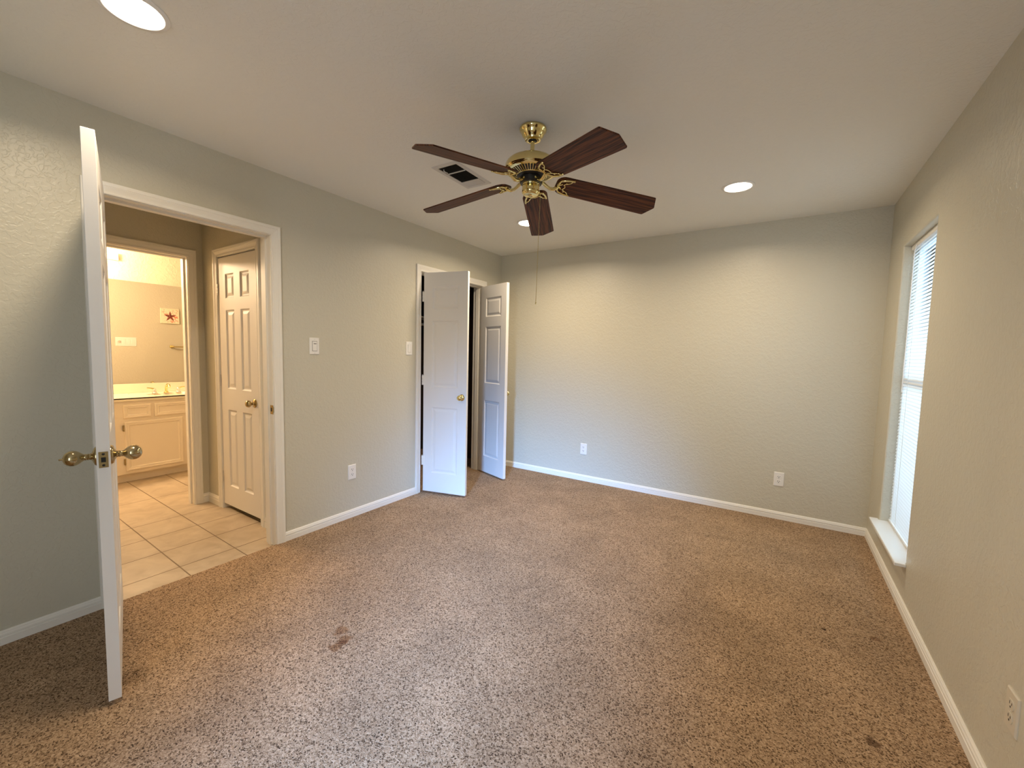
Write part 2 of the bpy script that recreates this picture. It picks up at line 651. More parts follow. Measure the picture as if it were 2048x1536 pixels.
box(bm, RX0, RX1, YR - T, YR, RZ1, H)
tag(obj('wall_rear', bm, wall_m), 'beige wall behind the camera with a tall window', 'wall', kind='structure')


def wall_with_hole(x0, x1, y0, y1, z0, z1, hy0, hy1, hz0, hz1, rnd):
    """wall slab between x0 (room face) and x1 with one hole whose room-side edge is rounded"""
    bm = bmesh.new()

    def loop(x, ins=0.0):
        return [bm.verts.new((x, y, z)) for y, z in ((hy0 - ins, hz0 - ins), (hy1 + ins, hz0 - ins), (hy1 + ins, hz1 + ins), (hy0 - ins, hz1 + ins))]

    of = [bm.verts.new((x0, y, z)) for y, z in ((y0, z0), (y1, z0), (y1, z1), (y0, z1))]
    ob = [bm.verts.new((x1, y, z)) for y, z in ((y0, z0), (y1, z0), (y1, z1), (y0, z1))]
    loops = [of]
    n = 5
    for i in range(n + 1):
        a = i / n * PI / 2
        loops.append(loop(x0 + rnd * (1 - math.cos(a)), rnd * (1 - math.sin(a))))
    loops.append(loop(x1))
    loops.append(ob)
    for a, b in zip(loops, loops[1:]):
        for k in range(4):
            bm.faces.new((a[k], a[(k + 1) % 4], b[(k + 1) % 4], b[k]))
    for k in range(4):
        bm.faces.new((of[k], ob[k], ob[(k + 1) % 4], of[(k + 1) % 4]))
    return bm


bm = wall_with_hole(W, W + 0.16, YR, D, -0.06, H, WY0, WY1, WZ0, WZ1, 0.013)
tag(obj('wall_right', bm, wall_m, smooth=True), 'beige textured wall with the tall narrow window', 'wall', kind='structure')

# vestibule, bathroom and closet shells
bm = bmesh.new()
box(bm, BX, VX, 0.2, BY0 - J, -0.06, H)
box(bm, BX, VX, BY0 - J, BY1 + J, DZ + J, H)
box(bm, BX, VX, BY1 + J, D, -0.06, H)
tag(obj('wall_vestibule_end', bm, wall_m), 'beige wall across the vestibule holding the bathroom doorway', 'wall', kind='structure')
bm = bmesh.new()
box(bm, VX, KX0 - J, VY1, VY1 + 0.10, -0.06, H)
box(bm, KX0 - J, KX1 + J, VY1, VY1 + 0.10, DZ + J, H)
box(bm, KX1 + J, -T, VY1, VY1 + 0.10, -0.06, H)
box(bm, KX0 - 0.12, KX1 + 0.12, VY1 + 0.55, VY1 + 0.60, -0.06, H)
tag(obj('wall_vestibule_side', bm, wall_m), 'beige side wall of the vestibule around the narrow panel door', 'wall', kind='structure')
bm = bmesh.new()
box(bm, VX, -T, VY0 - 0.1, VY0, -0.06, H)
tag(obj('wall_vestibule_near', bm, wall_m), 'beige vestibule wall hidden behind the open door', 'wall', kind='structure')
bm = bmesh.new()
box(bm, BF - T, BF, 0.2, 3.3, -0.06, H)
tag(obj('wall_bathroom_far', bm, bathwall_m), 'warm lit bathroom wall behind the vanity', 'wall', kind='structure')
bm = bmesh.new()
box(bm, BF, BX, 3.2, 3.3, -0.06, H)
tag(obj('wall_bathroom_side', bm, bathwall_m), 'bathroom side wall beyond the vanity', 'wall', kind='structure')
bm = bmesh.new()
box(bm, BF, BX, 0.1, 0.2, -0.06, H)
tag(obj('wall_bathroom_near', bm, bathwall_m), 'bathroom side wall nearer the camera', 'wall', kind='structure')
bm = bmesh.new()
box(bm, VX, -T, 2.17, 2.25, -0.06, H)
tag(obj('wall_closet_side', bm, wall_m), 'side wall inside the dark closet', 'wall', kind='structure')

closet_shade_m = mat('closet_shade_brown', (0.045, 0.030, 0.022), 0.7, bump=(30, 0.3, 0.001))  # closet is only unlit: its shade is painted in as dark brown
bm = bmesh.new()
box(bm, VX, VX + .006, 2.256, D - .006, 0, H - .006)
tag(obj('wall_closet_back', bm, closet_shade_m), 'closet back wall with its shade painted in as dark brown', 'wall', kind='structure')
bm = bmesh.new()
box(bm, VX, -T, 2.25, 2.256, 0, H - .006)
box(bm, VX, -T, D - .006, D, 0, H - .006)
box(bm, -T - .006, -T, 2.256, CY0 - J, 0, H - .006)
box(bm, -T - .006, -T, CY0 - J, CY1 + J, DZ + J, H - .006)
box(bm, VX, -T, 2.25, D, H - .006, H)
tag(obj('wall_closet_inner', bm, closet_shade_m), 'added lining of the unlit closet, its shade painted in as dark brown', 'wall', kind='structure')

# ------------------------------------------------------------------ trim
CAS = [(0, 0), (0, .008), (.003, .0105), (.010, .0105), (.012, .0085), (.020, .0100), (.030, .0130), (.036, .0150), (.038, .0135), (.040, .0155), (.050, .0165), (.056, .0150), (.058, .012), (.058, 0)]


def casing(bm, a0, a1, top, base, M, prof=CAS):
    """mitred door casing in the plane (u along the wall, z up, w out of the wall); M maps (u, w, z) to the world"""
    cols = []
    for (d, h) in prof:
        cols.append([bm.verts.new(M @ Vector((a0 - d, h, base))), bm.verts.new(M @ Vector((a0 - d, h, top + d))),
                     bm.verts.new(M @ Vector((a1 + d, h, top + d))), bm.verts.new(M @ Vector((a1 + d, h, base)))])
    for a, b in zip(cols, cols[1:]):
        for k in range(3):
            bm.faces.new((a[k], a[k + 1], b[k + 1], b[k]))
    bm.faces.new([c[0] for c in cols])
    bm.faces.new([c[3] for c in reversed(cols)])


def jamb(bm, a0, a1, top, base, w0, w1, M, stop=None):
    """jamb boards lining a doorway between wall depths w0 and w1, with the door stop strip"""
    box(bm, a0 - J, a0, w0, w1, base, top + J, M)
    box(bm, a1, a1 + J, w0, w1, base, top + J, M)
    box(bm, a0, a1, w0, w1, top, top + J, M)
    if stop:
        s0, s1 = stop
        box(bm, a0, a0 + .011, s0, s1, base, top, M)
        box(bm, a1 - .011, a1, s0, s1, base, top, M)
        box(bm, a0 + .011, a1 - .011, s0, s1, top - .011, top, M)


ML = frame_M((0, 0, 0), (0, 1, 0), (1, 0, 0), (0, 0, 1))             # left wall, w towards the bedroom
bm = bmesh.new()
casing(bm, DY0 - .004, DY1 + .004, DZ + .004, FT, ML)
casing(bm, DY0 - .004, DY1 + .004, DZ + .004, FT, frame_M((-T, 0, 0), (0, 1, 0), (-1, 0, 0), (0, 0, 1)))
jamb(bm, DY0, DY1, DZ, FT, -T, 0, ML, (-.085, -.045))
tag(obj('trim_1', bm, trim_m), 'white moulded casing and jamb round the bedroom doorway', 'door casing', kind='structure')
bm = bmesh.new()
casing(bm, CY0 - .004, CY1 + .004, DZ + .004, 0, ML)
jamb(bm, CY0, CY1, DZ, 0, -T, 0, ML, (-.080, -.040))
tag(obj('trim_2', bm, trim_m), 'white moulded casing round the closet doorway', 'door casing', kind='structure')
bm = bmesh.new()
ME = frame_M((VX, 0, 0), (0, 1, 0), (1, 0, 0), (0, 0, 1))
casing(bm, BY0 - .004, BY1 + .004, DZ + .004, FT, ME)
casing(bm, BY0 - .004, BY1 + .004, DZ + .004, FT, frame_M((BX, 0, 0), (0, 1, 0), (-1, 0, 0), (0, 0, 1)))
jamb(bm, BY0, BY1, DZ, FT, -0.12, 0, ME, (-.085, -.045))
tag(obj('trim_3', bm, trim_m), 'white casing round the bathroom doorway', 'door casing', kind='structure')
bm = bmesh.new()
MV = frame_M((0, VY1, 0), (1, 0, 0), (0, -1, 0), (0, 0, 1))
casing(bm, KX0 - .002, KX1 + .002, DZ - .004, FT, MV)
jamb(bm, KX0, KX1, DZ - .008, FT, -.10, 0, MV, (-.075, -.038))
tag(obj('trim_4', bm, trim_m), 'white casing round the narrow vestibule door', 'door casing', kind='structure')

BASE = [(0, 0), (.012, 0), (.012, .032), (.0075, .0345), (.0075, .0385), (.012, .0405), (.0115, .047), (.0085, .053), (.0080, .057), (.004, .0625), (0, .0625)]


def baseboard(bm, path, base=0.0, k=1.0):
    """path: list of (x, y) on the wall face, the room lying to the left of travel; mitred at corners"""
    P = [Vector((x, y)) for x, y in path]
    n = len(P)
    offs = []
    for i in range(n):
        ds = []
        if i > 0:
            ds.append((P[i] - P[i - 1]).normalized())
        if i < n - 1:
            ds.append((P[i + 1] - P[i]).normalized())
        ns = [Vector((-d.y, d.x)) for d in ds]
        if len(ns) == 1:
            offs.append(ns[0])
        else:
            m_ = (ns[0] + ns[1]).normalized()
            offs.append(m_ / m_.dot(ns[0]))
    cols = [[bm.verts.new((P[i].x + offs[i].x * t * 1.0, P[i].y + offs[i].y * t, base + z * k)) for i in range(n)] for t, z in BASE]
    for a, b in zip(cols, cols[1:]):
        for i in range(n - 1):
            bm.faces.new((a[i], a[i + 1], b[i + 1], b[i]))
    bm.faces.new([c[0] for c in cols])
    bm.faces.new([c[-1] for c in reversed(cols)])


for nm, pth, lab in [('baseboard_left', [(0, DY0 - .062), (0, YR)], 'white moulded baseboard on the wall behind the open door'),
                     ('baseboard_left.001', [(0, CY0 - .062), (0, DY1 + .062)], 'white moulded baseboard between the two doorways'),
                     ('baseboard_back', [(W, D), (0, D), (0, CY1 + .062)], 'white moulded baseboard along the plain back wall'),
                     ('baseboard_right', [(W, YR), (W, D)], 'cream baseboard running under the window'),
                     ('baseboard_rear', [(0, YR), (W, YR)], 'baseboard behind the camera')]:
    bm = bmesh.new()
    baseboard(bm, pth)
    tag(obj(nm, bm, trim_m), lab, 'baseboard', kind='structure')
bm = bmesh.new()
baseboard(bm, [(KX0 - .060, VY1), (VX, VY1), (VX, BY1 + .062)], FT, 1.25)
tag(obj('baseboard_vestibule', bm, trim_m), 'short white baseboard in the vestibule corner', 'baseboard', kind='structure')
bm = bmesh.new()
baseboard(bm, [(-T, VY1), (KX1 + .060, VY1)], FT, 1.25)
tag(obj('baseboard_vestibule.001', bm, trim_m), 'scrap of white baseboard beside the narrow vestibule door', 'baseboard', kind='structure')

# ------------------------------------------------------------------ doors


def panel_door(w, h, t, panels, z0=0.0):
    """moulded panel door: x 0..w, y 0..t, z z0..h; panels = (x0, x1, z0, z1) pressed in on both faces"""
    bm = bmesh.new()
    xs = sorted(set([0, w] + [p[0] for p in panels] + [p[1] for p in panels]))
    zs = sorted(set([z0, h] + [p[2] for p in panels] + [p[3] for p in panels]))
    grids = []
    for (y, sg) in ((0.0, 1), (t, -1)):
        V = {(i, k): bm.verts.new((x, y, z)) for i, x in enumerate(xs) for k, z in enumerate(zs)}
        grids.append(V)
        for i in range(len(xs) - 1):
            for k in range(len(zs) - 1):
                cx, cz = (xs[i] + xs[i + 1]) / 2, (zs[k] + zs[k + 1]) / 2
                hit = [p for p in panels if p[0] < cx < p[1] and p[2] < cz < p[3]]
                q = [V[i, k], V[i + 1, k], V[i + 1, k + 1], V[i, k + 1]]
                if not hit:
                    bm.faces.new(q)
                    continue
                px0, px1, pz0, pz1 = hit[0]
                prev = q
                for (ins, dep) in ((.003, .002), (.006, .0065), (.013, .009), (.019, .009), (.036, .0040), (.041, .0030)):
                    ring = [bm.verts.new((x, y + sg * dep, z)) for x, z in ((px0 + ins, pz0 + ins), (px1 - ins, pz0 + ins), (px1 - ins, pz1 - ins), (px0 + ins, pz1 - ins))]
                    for a in range(4):
                        bm.faces.new((prev[a], prev[(a + 1) % 4], ring[(a + 1) % 4], ring[a]))
                    prev = ring
                bm.faces.new(prev)
    A, B = grids
    nx, nz = len(xs) - 1, len(zs) - 1
    for i in range(nx):
        bm.faces.new((A[i, 0], A[i + 1, 0], B[i + 1, 0], B[i, 0]))
        bm.faces.new((A[i, nz], A[i + 1, nz], B[i + 1, nz], B[i, nz]))
    for k in range(nz):
        bm.faces.new((A[0, k], A[0, k + 1], B[0, k + 1], B[0, k]))
        bm.faces.new((A[nx, k], A[nx, k + 1], B[nx, k + 1], B[nx, k]))
    return bm


def two_column(w, st=0.112, mu=0.10):
    pw = (w - 2 * st - mu) / 2
    out = []
    for x0 in (st, st + pw + mu):
        for z0, z1 in ((1.70, 1.89), (0.99, 1.61), (0.195, 0.82)):
            out.append((x0, x0 + pw, z0, z1))
    return out


def one_column(w, st=0.088):
    return [(st, w - st, z0, z1) for z0, z1 in ((1.705, 1.905), (0.995, 1.60), (0.195, 0.81))]


def knob(parent, x, z, y, sgn, m, egg=True, s=1.0, name='door_knob', pin=False):
    """knob on the face at local y, pointing along sgn * y"""
    M = frame_M((x, y, z), (1, 0, 0), (0, 0, 1), (0, sgn, 0))
    if egg:
        pr = [(0, 0), (.034, 0), (.034, .003), (.031, .007), (.020, .011), (.0125, .015), (.0105, .020), (.0120, .023), (.0105, .026), (.0115, .029),
              (.0105, .032), (.0140, .037), (.0205, .044), (.0255, .052), (.0272, .060), (.0262, .068), (.0225, .076), (.0160, .082), (.0080, .0855), (0, .0865)]
    else:
        pr = [(0, 0), (.030, 0), (.030, .003), (.026, .006), (.012, .010), (.009, .018), (.011, .024), (.0175, .029), (.0235, .036), (.025, .043),
              (.0235, .050), (.0180, .056), (.009, .059), (0, .060)]
    pr = [(a * s, b * s) for a, b in pr]
    if pin:
        pr = pr[:-1] + [(.003, .0865), (.0035, .094), (0, .096)]
    bm = bmesh.new()
    lathe(bm, pr, 32, M)
    return obj(name, bm, m, parent, smooth=True)


def hinge(parent, x, y, z, m, name='hinge', leafdir=(1, 0)):
    bm = bmesh.new()
    for k in range(3):
        lathe(bm, [(0, 0), (.0058, 0), (.0062, .001), (.0062, .0265), (.0058, .0275), (0, .0275)], 12, Matrix.Translation((x, y, z - .0445 + k * .0295)))
    lathe(bm, [(0, 0), (.004, .001), (.0045, .004), (.0, .007)], 10, Matrix.Translation((x, y, z + .0445)))
    dx, dy = leafdir
    box(bm, min(x, x + dx * .03) - (0.0008 if dx == 0 else 0), max(x, x + dx * .03) + (0.0008 if dx == 0 else 0),
        min(y, y + dy * .03) - (0.0008 if dy == 0 else 0), max(y, y + dy * .03) + (0.0008 if dy == 0 else 0), z - .0445, z + .0445)
    return obj(name, bm, m, parent, smooth=True)


# the bedroom door, swung wide open into the room
a1 = math.atan2(-0.205, 0.795)
d1 = thing('door_1', 'white six panel bedroom door standing open edge-on at the left', 'door', (0.016, 0.660, 0), a1, kind='structure')
w1 = 0.822
obj('door_leaf', panel_door(w1, 2.036, .0355, two_column(w1), .018), door_m, d1, loc=(0, -.0355, 0), bevel=.0012)
knob(d1, w1 - .060, .918, 0, 1, abrass_m)
knob(d1, w1 - .060, .918, -.0355, -1, abrass_m, pin=True)
bm = bmesh.new()
MLt = frame_M((w1, -.0178, .914), (0, 1, 0), (0, 0, 1), (1, 0, 0))
box(bm, -.0125, .0125, -.0285, .0285, -.001, .0016, MLt)
o = obj('latch_plate', bm, abrass_m, d1, bevel=.0012)
bm = bmesh.new()
prism(bm, [(-.006, -.008), (.006, -.008), (.006, .008), (-.006, .008)], .0016, .006, MLt)
lathe(bm, [(0, .0016), (.0042, .0016), (.0035, .0024), (0, .0020)], 14, MLt @ Matrix.Translation((0, .020, 0)))
lathe(bm, [(0, .0016), (.0042, .0016), (.0035, .0024), (0, .0020)], 14, MLt @ Matrix.Translation((0, -.020, 0)))
obj('latch_bolt', bm, black_m, d1, smooth=True)
for z in (.24, 1.06, 1.80):
    hinge(d1, -.004, -.040, z, chrome_m, leafdir=(0, 1))

# closet doors: a pair of narrow leaves, both open
a2 = math.atan2(.110, .420)
w2 = 0.436
d2 = thing('door_2', 'narrow white three panel closet door, the nearer leaf facing the camera', 'door', (.020, 2.790, 0), a2, kind='structure')
obj('door_leaf', panel_door(w2, 2.032, .033, one_column(w2), .016), door_m, d2, bevel=.0012)
knob(d2, w2 - .048, .913, 0, -1, brass_m, egg=False)
for z in (.305, 1.057, 1.818):
    hinge(d2, -.010, .000, z, trim_m, leafdir=(1, 0))
a3 = math.atan2(-.140, .425)
w3 = 0.446
d3 = thing('door_3', 'narrow white three panel closet door by the corner, showing its inner face', 'door', (.018, 3.700, 0), a3, kind='structure')
obj('door_leaf', panel_door(w3, 2.032, .033, one_column(w3), .016), door_m, d3, loc=(0, -.033, 0), bevel=.0012)
knob(d3, w3 - .048, .905, 0, 1, brass_m, egg=False)
for z in (.305, 1.057, 1.818):
    hinge(d3, -.008, .002, z, trim_m, leafdir=(0, -1))

# narrow linen closet door in the vestibule
wk = KX1 - KX0 - .006
d4 = thing('door_4', 'narrow white six panel door shut in the vestibule wall', 'door', (KX0 + .003, VY1 + .001, 0), 0, kind='structure')
obj('door_leaf', panel_door(wk, 2.020, .034, two_column(wk, .112, .098), .030), door_m, d4, bevel=.0012)
knob(d4, wk - .062, .905, 0, -1, abrass_m, egg=False, s=1.08)
bm = bmesh.new()
box(bm, wk - .007, wk + .001, -.0008, .020, .880, .936)
obj('latch_plate', bm, black_m, d4)
for z in (.255, 1.045, 1.775):
    hinge(d4, -.003, -.004, z, chrome_m, leafdir=(0, 1))

# strike plate in the bedroom doorway
bm = bmesh.new()
box(bm, -.035, .002, DY1 - .0016, DY1 + .001, .884, .944)
box(bm, .002, .0045, DY1 - .0016, DY1 + .012, .896, .932)
o = tag(obj('strike_plate', bm, abrass_m, bevel=.001), 'small brass strike plate on the jamb of the bedroom doorway', 'strike plate')
bm = bmesh.new()
box(bm, -.026, -.012, DY1 - .0024, DY1 - .0012, .902, .926)
obj('latch_hole', bm, black_m, o)

# ------------------------------------------------------------------ window on the right
bm = bmesh.new()
wx0, wx1 = W + .075, W + .135
box(bm, wx0, wx1, WY0, WY0 + .035, WZ0, WZ1)
box(bm, wx0, wx1, WY1 - .035, WY1, WZ0, WZ1)
box(bm, wx0, wx1, WY0 + .035, WY1 - .035, WZ1 - .04, WZ1)
box(bm, wx0, wx1, WY0 + .035, WY1 - .035, WZ0, WZ0 + .045)
box(bm, wx0 - .004, wx1 - .01, WY0 + .035, WY1 - .035, 1.175, 1.225)
win = tag(obj('window_1', bm, vinyl_m, bevel=.002), 'tall narrow window behind closed white mini blinds', 'window', kind='structure')
bm = bmesh.new()
box(bm, wx0 + .026, wx0 + .030, WY0 + .035, WY1 - .035, 1.225, WZ1 - .04)
obj('glass_pane', bm, glass_m, win)
bm = bmesh.new()
box(bm, wx0 + .012, wx0 + .016, WY0 + .035, WY1 - .035, WZ0 + .045, 1.175)
obj('glass_pane', bm, glass_m, win)
bm = bmesh.new()
prism(bm, [(W - .048, WY0 - .024), (W, WY0 - .024), (W, WY0 + .0005), (W + .074, WY0 + .0005), (W + .074, WY1 - .0005), (W, WY1 - .0005), (W, WY1 + .030), (W - .048, WY1 + .030)], WZ0, WZ0 + .018)
tag(obj('trim_5', bm, sill_m, bevel=.004), 'glossy white window sill lit by daylight', 'window sill', kind='structure')

bl = thing('mini_blind', 'white mini blind hanging closed in the tall narrow window', 'window blind', (W + .055, (WY0 + WY1) / 2, WZ1 - .002))
hw = (WY1 - WY0) / 2 - .008
bm = bmesh.new()
box(bm, -.014, .014, -hw, hw, -.030, 0)
obj('headrail', bm, plastic_m, bl, bevel=.002)
bm = bmesh.new()
pitch_ = 0.0210
z = -.042
zb = -(WZ1 - WZ0) + .045
ta = R(62)
while z > zb:
    prev = None
    for k in range(5):                                             # slightly crowned slat, room edge low
        u = (k / 4 - .5) * .025
        c = .0018 * (1 - (2 * k / 4 - 1) ** 2)
        x_ = u * math.cos(ta) - c * math.sin(ta)
        z_ = z + u * math.sin(ta) + c * math.cos(ta)
        cur = [bm.verts.new((x_, -hw + .003, z_)), bm.verts.new((x_, hw - .003, z_))]
        if prev:
            bm.faces.new((prev[0], prev[1], cur[1], cur[0]))
        prev = cur
    z -= pitch_
obj('slats', bm, slat_m, bl)
bm = bmesh.new()
box(bm, -.011, .011, -hw + .003, hw - .003, zb - .016, zb - .004)
obj('bottom_rail', bm, plastic_m, bl, bevel=.002)
bm = bmesh.new()
for yy in (-hw + .09, hw - .09):
    for xx in (-.0135, .0135):
        tube(bm, [(xx, yy, -.03), (xx, yy, zb - .01)], .0007, 6)
obj('ladder_cords', bm, plastic_m, bl)
bm = bmesh.new()
tube(bm, [(-.018, hw - .135, -.020), (-.024, hw - .135, -.06), (-.026, hw - .135, -.92)], .0028, 8)
obj('tilt_wand', bm, plastic_m, bl, smooth=True)
bm = bmesh.new()
tube(bm, [(-.0165, hw - .22, -.02), (-.018, hw - .222, -.6), (-.018, hw - .225, zb + .09), (-.020, hw - .245, zb + .0), (-.021, hw - .262, zb - .006)], .0011, 6)
obj('lift_cord', bm, plastic_m, bl)
# outdoors just beyond the rear window: frame only (it lies behind the camera)
bm = bmesh.new()
for b_ in ((RX0, RX0 + .04, RZ0, RZ1), (RX1 - .04, RX1, RZ0, RZ1)):
    box(bm, b_[0], b_[1], YR - .09, YR - .05, b_[2], b_[3])
box(bm, RX0 + .04, RX1 - .04, YR - .09, YR - .05, RZ0, RZ0 + .04)
box(bm, RX0 + .04, RX1 - .04, YR - .09, YR - .05, RZ1 - .04, RZ1)
tag(obj('window_2', bm, vinyl_m), 'tall window in the wall behind the camera', 'window', kind='structure')

# ------------------------------------------------------------------ ceiling fan
FX, FY = 1.6845, 1.8617
fan = thing('ceiling_fan', 'polished brass ceiling fan with five dark wood blades', 'ceiling fan', (FX, FY, H))
fan.rotation_euler = (R(-1.19), R(0.33), 0)                         # it hangs slightly out of true
bm = bmesh.new()
lathe(bm, [(.060, 0), (.0665, -.002), (.0685, -.008), (.067, -.014), (.061, -.020), (.0575, -.026), (.054, -.036), (.047, -.045), (.0415, -.050), (.0405, -.053), (.0385, -.058), (.030, -.061), (.0225, -.061), (.0225, -.050), (0, -.050)], 56)
obj('canopy', bm, brass_m, fan, smooth=True)
bm = bmesh.new()
lathe(bm, [(0, -.040), (.019, -.044), (.021, -.054), (.018, -.064), (.011, -.067), (0, -.067)], 32)
obj('hanger_ball', bm, black_m, fan, smooth=True)
bm = bmesh.new()
lathe(bm, [(0, -.060), (.0105, -.060), (.0105, -.160), (.014, -.162), (.014, -.172), (0, -.172)], 28)
obj('downrod', bm, brass_m, fan, smooth=True)
bm = bmesh.new()
lathe(bm, [(0, -.146), (.030, -.148), (.070, -.151), (.098, -.155), (.115, -.162), (.126, -.172), (.132, -.184), (.134, -.198), (.1345, -.206), (.131, -.210), (.128, -.209), (.126, -.213), (.121, -.216), (.108, -.2185), (.108, -.214)], 72)
hs = obj('motor_housing', bm, brass_m, fan, smooth=True)
bm = bmesh.new()
lathe(bm, [(.110, -.2165), (.100, -.220), (.085, -.2265), (.070, -.2355), (.060, -.243), (.050, -.243), (0, -.243)], 72)
obj('vent_plate', bm, black_m, fan, smooth=True)
bm = bmesh.new()
for k in range(46):                                                # radial brass fins round the motor vents
    a = 2 * PI * k / 46
    M = Matrix.Rotation(a, 4, 'Z')
    vs = []
    for (r_, z_, w_) in ((.107, -.2172, .0020), (.094, -.2225, .0016), (.082, -.2285, .0015), (.075, -.2325, .0020)):
        vs.append([bm.verts.new(M @ Vector((r_, -w_, z_ - .0012))), bm.verts.new(M @ Vector((r_, w_, z_ - .0012))),
                   bm.verts.new(M @ Vector((r_, w_, z_ + .003))), bm.verts.new(M @ Vector((r_, -w_, z_ + .003)))])
    for p, q in zip(vs, vs[1:]):
        for e in range(4):
            bm.faces.new((p[e], p[(e + 1) % 4], q[(e + 1) % 4], q[e]))
lathe(bm, [(.0765, -.2310), (.0765, -.2345), (.0735, -.2360), (.0725, -.2340)], 60)
obj('vent_fins', bm, brass_m, fan, smooth=True)
bm = bmesh.new()
lathe(bm, [(0, -.241), (.056, -.241), (.057, -.246), (.057, -.266), (.052, -.272), (0, -.272)], 40)
obj('flywheel', bm, black_m, fan, smooth=True)
bm = bmesh.new()
lathe(bm, [(0, -.268), (.040, -.268), (.0435, -.271), (.0435, -.278), (.0425, -.280), (.0435, -.282), (.0435, -.305), (.0445, -.308), (.043, -.316), (.037, -.324), (.034, -.326), (.030, -.3265), (.008, -.3270), (.005, -.329), (0, -.329)], 48)
sw = obj('switch_housing', bm, brass_m, fan, smooth=True)

BZ = -.262                                                         # blade level at its root
R0, R1 = .127, .665                                                # root and tip radius


def blade_bm():
    """outline round the blade axis: rounded root, gently widening sides, shallow pointed tip"""
    bm = bmesh.new()
    out = []
    for k in range(9):
        a = PI + (k / 8) * PI / 2
        out.append((R0 + .046 + .046 * math.cos(a), -.0675 + .046 + .046 * math.sin(a)))
    out += [(.40, -.0710), (R1 - .040, -.0735), (R1 - .031, -.0728), (R1 - .0275, -.0700), (R1 - .001, -.004), (R1, .0016), (R1 - .0015, .006), (R1 - .031, .0695),
            (R1 - .034, .0726), (R1 - .044, .0735), (.40, .0710)]
    for k in range(9):
        a = PI / 2 + (k / 8) * PI / 2
        out.append((R0 + .046 + .046 * math.cos(a), .0675 - .046 + .046 * math.sin(a)))
    prism(bm, out, -.003, .003)
    return bm


def iron_bm():
    """cast bracket under the blade: a neck, a bow following the root and a scalloped inner edge (blade plane z = 0)"""
    bm = bmesh.new()
    zt = -.0062
    bow, rr = [], []
    for k in range(25):
        a = -1.0 + 2.0 * k / 24
        q = abs(a)
        bow.append((R0 + .012 + .030 * q ** 2.0 + .052 * max(0, q - .55) ** 1.0 * 1.6, .058 * math.sin(a * 1.45) / math.sin(1.45), zt))
        rr.append(.0030 + .0034 * (1 - q) ** .7 + (.0010 if q > .5 else 0))
    tube(bm, bow, rr, 10)
    hx_ = bow[0][0]
    sc = []
    for k in range(41):
        a = -1.0 + 2.0 * k / 40
        q = abs(a)
        r_ = .176 + .024 * q ** 1.5 + (-.012 * math.sin(PI * min(1, q / .62)) if q < .62 else 0) + .004 * math.sin(PI * 3 * q)
        sc.append((r_, .052 * a, zt))
    tube(bm, sc, .0031, 10)
    for s in (-1, 1):
        lathe(bm, [(0, -.0045), (.0045, -.0025), (.0055, .001), (.0035, .005), (0, .006)], 12, Matrix.Translation((hx_ + .003, s * .0575, zt)))
        tube(bm, [(bow[0][0], s * .057, zt), (.200, s * .053, zt)], .004, 8)
        for (x, y) in ((.168, .018), (.176, .033)):
            lathe(bm, [(0, -.005), (.0042, -.003), (.0042, .002), (0, .005)], 10, Matrix.Translation((x, s * y, zt)))
        tube(bm, [(R0 + .012, s * .008, zt), (.152, s * .012, zt), (.160, s * .021, zt)], [.006, .004, .0025], 8)
    return bm


def neck_bm():
    bm = bmesh.new()
    pts = [(.050, 0, -.258), (.066, 0, -.264), (.080, 0, -.274), (.096, 0, -.284), (.114, 0, -.286), (.130, 0, -.278), (R0 + .016, 0, -.2695)]
    tube(bm, pts, [.0085, .0085, .0080, .0080, .0085, .0085, .0070], 12)
    box(bm, .052, .062, -.013, .013, -.2640, -.256)
    return bm


PITCH, DROOP = R(-12.7), R(7.3)
blade0 = iron0 = neck0 = None
for k in range(5):
    ang = R(-30.8 + 72 * k)
    if blade0 is None:
        blade0 = obj('blade', blade_bm(), wood_m, fan, bevel=.0012)
        bi = iron_bm()
        nb = neck_bm()
        TB = Matrix.Translation((.15, 0, BZ)) @ Matrix.Rotation(DROOP, 4, 'Y') @ Matrix.Translation((-.15, 0, 0)) @ Matrix.Rotation(PITCH, 4, 'X')
        bmesh.ops.transform(bi, matrix=TB, verts=bi.verts)
        me_ = bpy.data.meshes.new('tmp_neck')
        nb.to_mesh(me_)
        nb.free()
        bi.from_mesh(me_)
        bpy.data.meshes.remove(me_)
        iron0 = obj('blade_iron', bi, brass_m, fan, smooth=True)
        b_, i_ = blade0, iron0
    else:
        b_ = blade0.copy()
        COL.objects.link(b_)
        b_.parent = fan
        i_ = iron0.copy()
        COL.objects.link(i_)
        i_.parent = fan
    Rz = Matrix.Rotation(ang, 4, 'Z')
    b_.matrix_local = Rz @ TB
    i_.matrix_local = Rz
bm = bmesh.new()
cx_, cy_ = .036, .022
tube(bm, [(cx_ - .004, cy_ - .003, -.300), (cx_ + .004, cy_ + .003, -.310), (cx_ + .005, cy_ + .004, -.34), (cx_ + .005, cy_ + .004, -.858)], .0011, 6)
for k in range(60):
    lathe(bm, [(0, -.0018), (.0018, 0), (0, .0018)], 6, Matrix.Translation((cx_ + .005, cy_ + .004, -.345 - k * .0086)))
lathe(bm, [(0, -.868), (.003, -.866), (.0035, -.861), (.0015, -.856), (0, -.856)], 10, Matrix.Translation((cx_ + .005, cy_ + .004, 0)))
obj('pull_chain', bm, brass_m, fan, smooth=True)

